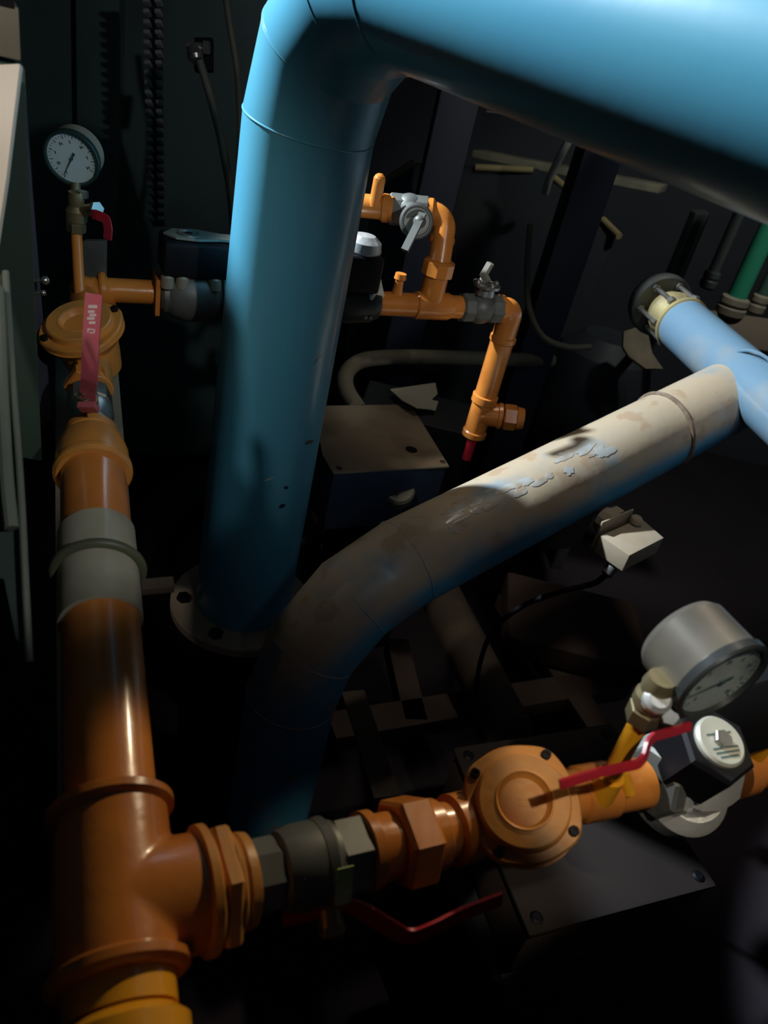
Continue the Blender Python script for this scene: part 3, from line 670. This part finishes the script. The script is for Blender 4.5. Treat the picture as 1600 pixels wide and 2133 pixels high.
# right elbow down
K1 = K(1066)
t = Thing('orange_drop_elbow', 'orange elbow turning down at the right end of the far gas line', 'pipe', K1)
bm = B(); tube(bm, rbend([K(1036), K1, K1-UP*.17], .022, 8), .019, 32); lathe(bm, K(1036), kd, [(0,.019),(.002,.022),(.008,.022),(.010,.019)], 28); lathe(bm, K1-UP*.055, UP, [(0,.019),(.003,.0215),(.010,.0215),(.013,.019)], 28); t.part('pipe_body', bm, ORANGE)
K2 = K1-UP*.175
t = Thing('orange_lower_tee', 'shadowed orange tee with hexagonal end plug under the drop elbow', 'pipe tee', K2)
kr = (P(1130,812,1.33)-P(1035,800,1.33)).normalized()
bm = B(); lathe(bm, K2-UP*.055, UP, [(0,.017),(.003,.021),(.012,.021),(.014,.019),(.066,.019),(.068,.022),(.08,.022),(.082,.018)], 32); tube(bm, [K2-UP*.01, K2-UP*.01+kr*.035], .020, 28); lathe(bm, K2-UP*.01+kr*.028, kr, [(0,.019),(.002,.0225),(.008,.0225),(.010,.019)], 28); t.part('tee_body', bm, ORANGE)
bm = B(); hexn(bm, K2-UP*.01+kr*.040, kr, .022, .022, 6); lathe(bm, K2-UP*.01+kr*.062, kr, [(0,.020),(.012,.018)], 24); t.part('plug', bm, ORANGE)
bm = B(); tube(bm, [K2-UP*.05, K2-UP*.10], .0085, 16); t.part('drain', bm, RED)

# ---------------------------------------------------------------- junction box with hole, conduit, card
lv = -.62
c4 = [PL(650,846,lv), PL(856,843,lv), PL(936,972,lv), PL(694,985,lv), PL(672,948,lv)]
bc = sum(c4[:4], V((0,0,0)))/4
t = Thing('junction_box', 'blue grey terminal box with dusty brown drilled lid behind the wide blue pipe', 'junction box', bc-UP*.11)
ux = (c4[2]-c4[3]).normalized(); uy = (c4[1]-c4[2]); uy = (uy-uy.dot(ux)*ux).normalized()
inn = [bc+(q-bc)*.97-UP*.006 for q in c4]
bm = B(); prism(bm, [q-UP*.11 for q in inn], UP*.112, .003); t.part('box_body', bm, BOXBLUE)
bm = B(); prism(bm, [q-UP*.003 for q in c4], UP*.004, .0015); ld = t.part('lid', bm, DUSTY)
bm = B(); lathe(bm, PL(857,937,lv+.001), UP, [(0,.0105),(.0012,.0105)], 28); t.part('knockout_hole', bm, BLACK, ld)
for (a, b) in ((707,976),(922,962),(842,850)):
    bm = B(); lathe(bm, PL(a,b,lv+.001), UP, [(0,.0052),(.001,.0052),(.0018,.003)], 18); t.part('screw', bm, BROWN, ld)
t = Thing('cable_gland', 'dusty round gland boss under the terminal box lid', 'cable gland', P(820,1040,1.30))
g_ = CD(.15,.35,.92).normalized()
bm = B(); lathe(bm, P(820,1040,1.36), g_, [(0,.030),(.05,.030),(.056,.026)], 32); t.part('boss', bm, CONDUIT)
bm = B(); hexn(bm, P(826,1024,1.303), g_, .006, .004); t.part('screw', bm, BLACK)
bm = B(); box(bm, bc-UP*.30+ux*.045+uy*.02, ux*.06, uy*.08, UP*.18, .01)
solo('pump_motor', 'dark motor body under the blue grey terminal box', 'motor', bm, DARKSTEEL, bc-UP*.47)
bm = B(); pts = smooth([PL(744,850,lv-.01), PL(722,812,lv-.01), PL(722,778,lv-.01), PL(752,752,lv-.01), PL(812,744,lv-.01), PL(900,744,lv-.01), PL(1050,748,lv-.01), PL(1150,751,lv-.01)], 6)
tube(bm, pts, .0165, 24)
t = Thing('flexible_conduit', 'dusty grey conduit looping back from the terminal box to the right', 'conduit', pts[0]); t.part('tube_body', bm, CONDUIT)
bm = B(); hexn(bm, PL(748,853,lv-.012)+UP*.004, UP, .005, .004); t.part('screw', bm, BLACK)
bm = B(); cl = [(812,812),(905,804),(912,820),(900,828),(904,838),(912,842),(908,852),(896,850),(866,856),(838,838)]
cv = [PL(a,b,lv+.012)+UP*(.006*math.sin(i*1.7)) for i,(a,b) in enumerate(cl)]
prism(bm, cv, UP*.0015); solo('torn_card', 'torn piece of pale card lying behind the terminal box', 'card', bm, CARD, cv[0])
bm = B(); box(bm, PL(875,845,lv)-UP*.012, V((.11,0,0)), V((0,.07,0)), UP*.010, .004)
solo('motor_shelf', 'dark shelf under the torn pale card', 'shelf', bm, DARKSTEEL, PL(870,830,lv)-UP*.03)

# big dark housing (burner) behind
hl_ = -.28
t = Thing('burner_housing', 'large dark machine housing with yellow light painted along its top edge behind the orange pipes', 'machine housing', PL(1080,350,hl_))
a0, a1, a2, a3, a4 = [P(780,396,2.2), P(862,337,2.2), P(1122,350,2.2), P(1192,400,2.15), P(1285,490,2.0)]
bm = B(); prism(bm, [a0-UP*.9, a0, a1, a2, a3, a4, a4-UP*.9], CD(0,.1,-1).normalized()*.35, .01); t.part('housing_body', bm, DARKSTEEL)
for (p, q) in ((P(990,348,2.18),P(1110,354,2.18)), (P(1152,368,2.16),P(1195,404,2.13)), (P(1256,458,2.04),P(1290,492,1.98)), (P(790,384,2.18),P(862,338,2.18))):
    bm = B(); tube(bm, [p,q], .009, 12); t.part('lit_edge_strip', bm, YEDGE)  # strips paint the yellow light caught by the housing edge
pq = P(1275,700,2.0)-UP*.6
t = Thing('dark_pump', 'dark round pump body in deep shadow behind the dusty blue pipe', 'pump', pq)
bm = B(); lathe(bm, pq, UP, [(0,.13),(.1,.14),(.50,.14),(.56,.12),(.60,.07)], 40); t.part('casing', bm, DARKSTEEL)
op = [(1300,690),(1330,680),(1352,700),(1358,735),(1382,768),(1345,768),(1310,742),(1298,722)]
bm = B(); prism(bm, [P(a,b,1.80) for a,b in op], CD(0,0,-.012), .001); tube(bm, [P(1330,725,1.81), P(1330,725,1.90)], .012); t.part('cover_plate', bm, DUSTY, None, 'dull tan cover plate')
# beam
t = Thing('ledge_beam', 'dull grey beam with dusty top running behind the dark posts', 'beam', P(1190,335,2.5))
bm = B(); b0_, b1_ = P(1000,300,2.6), P(1390,372,2.35); bd_ = (b1_-b0_).normalized(); box(bm, (b0_+b1_)/2-UP*.03, bd_*((b1_-b0_).length/2), UP*.012, UP.cross(bd_)*.045, .003); t.part('beam_body', bm, mat('dusty_beam', (.30,.27,.19), .8, col2=(.12,.11,.09), scale=8, amt=.8))
for (a,b) in ((1312,330),(1340,338)):
    bm = B(); hexn(bm, P(a,b,2.38), UP, .014, .012); t.part('bolt', bm, STEEL)
bm = B(); tube(bm, [P(1014,232,2.5), P(1204,254,2.3)], .0016, 8); solo('wire', 'thin taut wire between the dark post and the white cable', 'wire', bm, WHITEC, P(1014,232,2.5))
bm = B(); tube(bm, smooth([P(1240,200,1.72), P(1225,225,1.74), P(1206,256,1.78), P(1180,302,1.82), P(1160,340,1.86), P(1144,374,1.90), P(1136,400,1.95)], 6), .0095, 14)
solo('white_cable', 'pale cable hanging beneath the wide overhead blue pipe', 'cable', bm, WHITEC, P(1208,252,1.78))
bm = B(); tube(bm, smooth([P(1104,470,1.70), P(1098,560,1.66), P(1102,640,1.6), P(1130,700,1.55), P(1180,722,1.55), P(1230,722,1.56)], 8), .0065, 12)
solo('black_cable', 'black cable curving down between the drop elbow and dark pump', 'cable', bm, HOSE, P(1098,560,1.66))
# posts
def post(name, label, top, length, w, m, g=None):
    length = top.z
    bm = B(); box(bm, top-UP*length/2, CD(1,0,0)*w, UP*length/2, UP.cross(CD(1,0,0)).normalized()*w, .004); return solo(name, label, 'post', bm, m, top-UP*length, g)
post('steel_post', 'dark navy steel post right of the blue pipe elbow', P(992,40,1.62), 1.0, .046, NAVY)
post('steel_post', 'dark navy steel post crossing behind the pale cable', P(1292,180,1.58), 1.1, .043, NAVY)
post('steel_post', 'slim dark post left of the green pipe', P(1460,440,2.0), 1.15, .02, GREYP)
# green pipes
def vpipe(name, label, b, h, r, m, mc, g):
    t = Thing(name, label, 'pipe', b)
    bm = B(); tube(bm, [b, b+UP*h], r, 28); t.part('pipe_body', bm, m)
    bm = B(); lathe(bm, b-UP*.02, UP, [(0,r*1.1),(.006,r*1.5),(.02,r*1.55),(.024,r*1.3),(.030,r*1.5),(.042,r*1.45),(.046,r*1.05)], 28); t.part('collar', bm, mc)
vpipe('green_pipe', 'bright green upright pipe with dusty collar at the right edge', P(1525,640,1.75), .5, .0215, GREENP, CONDUIT, None)
vpipe('green_pipe', 'thin dull green upright pipe beside the bright green one', P(1578,636,1.80), .5, .013, mat('dull_green_pipe', (.05,.12,.09), .45), CONDUIT, None)
vpipe('grey_pipe', 'thin grey upright pipe behind the bright green one', P(1478,585,1.95), .5, .014, GREYP, GREYP, None)
bm = B(); box(bm, P(1560,705,1.80), CD(.14,-.02,0), CD(-.01,.04,0), CD(0,0,.05), .006)
solo('pipe_manifold', 'dusty block holding the feet of the green pipes', 'manifold', bm, BROWNL, P(1560,720,1.80))


# ---------------------------------------------------------------- cream sensor box on its cable
lvS = -.567
q1, q2, q3, q4 = PL(1250,1115,lvS), PL(1312,1157,lvS), PL(1384,1120,lvS), PL(1335,1078,lvS)
t = Thing('pressure_switch', 'small dusty cream switch box hanging beside the dusty blue pipe', 'switch', q2-UP*.03)
bm = B(); prism(bm, [q-UP*.030 for q in (q1,q2,q3,q4)], UP*.030, .0025); t.part('box_body', bm, SENSOR)
e1_ = (q4-q1).normalized(); e2_ = (q2-q1).normalized()
bm = B(); box(bm, lerp(q1,q4,.42)-e2_*.007-UP*.006, e1_*.042, e2_*.0016, UP*.024, .001); t.part('mounting_plate', bm, SENSOR)
bm = B(); c_ = lerp(q1,q4,.46)-e2_*.022
lathe(bm, c_-e2_*.014-UP*.004, e2_, [(0,.012),(.004,.020),(.018,.022),(.028,.020)], 12); box(bm, c_+UP*.008+e1_*.016, e1_*.010, e2_*.009, UP*.006, .002); t.part('adjuster_head', bm, SENSOR)
bm = B(); cyl(bm, lerp(q4,q1,.25)+UP*.001+e2_*.006, lerp(q4,q1,.25)+UP*.013+e2_*.006, .009, 20, .002); t.part('knob', bm, SENSOR)
bm = B(); cyl(bm, c_-e2_*.012, P(1205,1030,1.16), .0055, 16); t.part('stem', bm, BROWNL)
bm = B(); gq = P(1276,1180,1.13); cyl(bm, gq, P(1262,1198,1.13), .009, 18, .002); t.part('gland', bm, DULL)
bm = B(); tube(bm, smooth([P(1262,1198,1.13), P(1235,1216,1.16), P(1170,1232,1.2), P(1090,1262,1.28), P(1030,1310,1.36), P(1003,1370,1.42), P(992,1440,1.46), P(994,1500,1.46)], 8), .0045, 12)
solo('sensor_cable', 'black cable drooping from the cream switch box to the frame', 'cable', bm, BLACKR, P(994,1500,1.46))

# ---------------------------------------------------------------- skid frame, lower equipment
FL = -1.12
t = Thing('grey_duct', 'dusty grey brown round pipe slanting beneath the dusty blue pipe', 'pipe', P(1050,1500,1.40))
bm = B(); u0, u1 = P(895,1195,1.75), P(1062,1530,1.42); tube(bm, [u0,u1], .046, 36); t.part('pipe_body', bm, BROWNL)
t = Thing('skid_frame', 'dark brown steel skid frame of flat bars under the machinery', 'frame', PL(980,1480,FL)-UP*.05)
def bar(a, b, w_):
    A, C_ = PL(*a, FL), PL(*b, FL); d = (C_-A); bm = B(); box(bm, (A+C_)/2-UP*.02, d/2, UP.cross(d).normalized()*w_, UP*.02, .002); t.part('bar', bm, BROWN)
bar((690,1510),(1300,1410),.032); bar((828,1330),(868,1500),.024); bar((640,1080),(980,1010),.03); bar((700,1180),(640,1130),.03)
bar((1060,1235),(1290,1570),.03)
bm = B(); sweep(bm, [PL(735,1440,-.95), PL(768,1540,-.95), PL(806,1660,-.95)], [(-.0012,-.02),(.0012,-.02),(.0012,.02),(-.0012,.02)], V((1,0,0)))
solo('steel_plate_edge', 'thin steel plate standing on edge left of the orange filter', 'plate', bm, BROWNL, PL(768,1540,-.95))
bm = B(); box(bm, PL(1180,1330,FL)+UP*.035, V((.16,0,0)), V((0,.12,0)), UP*.03, .01)
solo('base_block', 'dark brown block on the skid frame right of the slanting duct', 'block', bm, BROWN, PL(1180,1330,FL))
# big terminal box below the right filter
lvT = -.82
cs = [PL(942,1562,lvT), PL(1268,1512,lvT), PL(1490,1850,lvT), PL(1100,1955,lvT)]
cc2 = sum(cs, V((0,0,0)))/4
t = Thing('terminal_box', 'large dusty brown terminal box beneath the right orange filter', 'junction box', cc2-UP*.09)
bm = B(); prism(bm, [cc2+(q-cc2)*.97-UP*.09 for q in cs], UP*.09, .006); t.part('box_body', bm, BROWN)
bm = B(); prism(bm, cs, UP*.005, .004)
ld = t.part('lid', bm, mat('brown_lid', (.022,.014,.011), .9, col2=(.014,.010,.008), scale=9))
for q in cs:
    bm = B(); lathe(bm, cc2+(q-cc2)*.87+UP*.005, UP, [(0,.008),(.001,.008),(.003,.005)], 16); t.part('screw', bm, BLACK, ld)
bm = B(); box(bm, cc2-UP*.28, ux*.16, uy*.12, UP*.18, .02)
solo('lower_motor', 'dark motor body under the large brown terminal box', 'motor', bm, DARKSTEEL, cc2-UP*.46)

# ---------------------------------------------------------------- cabinets at left
t = Thing('control_cabinet', 'tall green cabinet at the left edge, its lit patch built as a cream panel', 'cabinet', P(30,640,.62)-UP*.2)
v1 = P(52,142,.60); dn = UP*-.36
back = CD(-.52,.40,-1); back = (back-back.dot(UP)*UP).normalized()
lft = CD(-1,.0,-.0); lft = (lft-lft.dot(UP)*UP).normalized()
G = [v1, v1+lft*.34, v1+lft*.34+UP*-.36, v1+UP*-.36]
bm = B(); prism(bm, G, back*.30, .002); t.part('cabinet_body', bm, CABGREEN)
bm = B(); prism(bm, [P(50,140,.592), P(-160,150,.592), P(-160,900,.64), P(-45,900,.66), P(-8,560,.625), P(20,380,.605)], CD(0,0,.006), .002); t.part('lit_patch', bm, CABLIT)  # cream panel paints the lit patch of the green cabinet
tb = P(44,128,.60); T4 = [tb, tb+lft*.30, tb+lft*.30+UP*.34, tb+UP*.34]
bm = B(); prism(bm, [tb+UP*.0, tb+lft*.30, tb+lft*.30+UP*.036, tb+UP*.036], back*.16, .002); t.part('top_housing', bm, CONDUIT)
bm = B(); prism(bm, [tb+lft*.003+UP*.034, tb+lft*.30+UP*.034, tb+lft*.30+UP*.045, tb+lft*.003+UP*.045], back*.15); t.part('gap_seal', bm, BLACK)
bm = B(); prism(bm, [tb+UP*.045, tb+lft*.30+UP*.045, tb+lft*.30+UP*.175, tb+UP*.175], back*.16, .002); t.part('top_housing', bm, CABGREY)  # only its edge is seen; unseen height and width shaped to block lamp_left
for (a,b) in ((94,584),(90,610)):
    bm = B(); ball(bm, P(a,b,.8), .0045 if b < 600 else .003, 14); cyl(bm, P(a,b,.8), P(a-22,b,.8), .002, 8); t.part('screw', bm, STEEL)
dr = None
bm = B(); prism(bm, [P(-40,600,.62), P(14,560,.62), P(30,800,.60), P(46,1000,.575), P(60,1250,.55), P(62,1370,.54), P(30,1330,.54), P(10,1200,.55), P(-40,1100,.56)], CD(-.03,0,-.05), .004); dr = t.part('lower_door', bm, CABGREEN, None, 'curved grey green lower door')
bm = B(); sweep(bm, smooth([P(12,566,.612), P(26,790,.592), P(42,1000,.567), P(54,1240,.543), P(61,1378,.533)], 5), circ(.0026,10)); t.part('lit_edge_trim', bm, CABGREY, dr)  # lighter strip painted in for the lit edge of the door
bm = B(); sweep(bm, smooth([P(-5,600,.60), P(4,820,.582), P(14,1000,.56), P(24,1100,.55)], 5), circ(.005,10)); t.part('lit_edge_trim', bm, CABGREY, dr)  # inner strip, again lit edge put into the colour
bm = B(); box(bm, P(72,848,.90), CD(.012,.002,0), CD(0,.007,0), CD(0,0,.004), .001)
solo('small_bracket', 'small pale bracket between the left cabinet and the orange pipe', 'bracket', bm, DUSTY, P(72,848,.90))
# side panel running down behind the door
bm = B(); prism(bm, [P(52,150,.70), P(84,600,.84), P(104,820,.90), P(118,1000,.95), P(118,1600,1.0), P(-60,1600,1.0), P(-60,150,.7)], CD(-.01,0,-.02), .002); t.part('side_panel', bm, NAVY)

# ---------------------------------------------------------------- background at upper left
t = Thing('switch_cabinet', 'tall dark teal steel cabinet filling the upper left background', 'cabinet', P(300,700,1.9))
bm = B(); cfwd = UP.cross(CD(1,0,0)).normalized()
box(bm, P(330,250,2.0)-UP*.2, CD(.42,.0,0), UP*.75, cfwd*.12, .01); t.part('cabinet_body', bm, TEALDARK)
bm = B(); box(bm, P(210,150,1.82), CD(.05,0,0), UP*.55, cfwd*.03, .006); t.part('door_fold', bm, TEALDARK)
# slotted wiring duct
t = Thing('slotted_wiring_duct', 'black slotted wiring duct running down the dark cabinet', 'wiring duct', P(328,440,1.62))
d0, d1_ = P(322,-40,1.45), P(330,470,1.66); ddd = (d1_-d0); n_ = 26; dn_ = ddd.normalized()
bm = B(); box(bm, (d0+d1_)/2, CD(.012,0,0), ddd/2, CD(0,0,.006)); t.part('duct_back', bm, BLACK)
FIN = mat('glint_grey_fin', (.35,.35,.35), .2, .5)  # fins coloured pale to paint glints; the duct itself is black
for k in range(n_):
    q = lerp(d0,d1_,(k+.5)/n_)
    for s in (-1,1):
        bm = B(); box(bm, q+CD(s*.011,0,.014), CD(.006,0,0), dn_*.0032, CD(0,0,.008), .001); t.part('fin', bm, FIN)
# hose with fitting
t = Thing('hose_with_fitting', 'grey hose with metal end fitting hanging against the dark cabinet', 'hose', P(412,110,1.30))
bm = B(); tube(bm, smooth([P(415,125,1.30), P(432,180,1.32), P(455,265,1.35), P(468,330,1.38), P(480,400,1.42), P(488,500,1.46)], 6), .0072, 14); t.part('tube_body', bm, HOSE)
bm = B(); cyl(bm, P(388,94,1.30), P(428,98,1.30), .006, 16, .001); hexn(bm, P(424,98,1.30), CD(1,-.1,0), .011, .010); lathe(bm, P(402,98,1.30), CD(.25,-.95,0), [(0,.009),(.010,.013),(.018,.013),(.024,.010)], 20); t.part('fitting', bm, STEEL)
bm = B(); box(bm, P(425,115,1.33), CD(.016,.0,0), CD(0,.028,0), CD(0,0,.006), .002); t.part('bracket', bm, BLACK)
bm = B(); tube(bm, smooth([P(468,-20,1.28), P(480,60,1.30), P(494,150,1.33), P(500,260,1.33), P(498,380,1.33), P(494,450,1.33)], 6), .0055, 14)
solo('grey_hose', 'thin grey hose hanging close to the left of the wide blue pipe', 'hose', bm, HOSE, P(494,150,1.33))
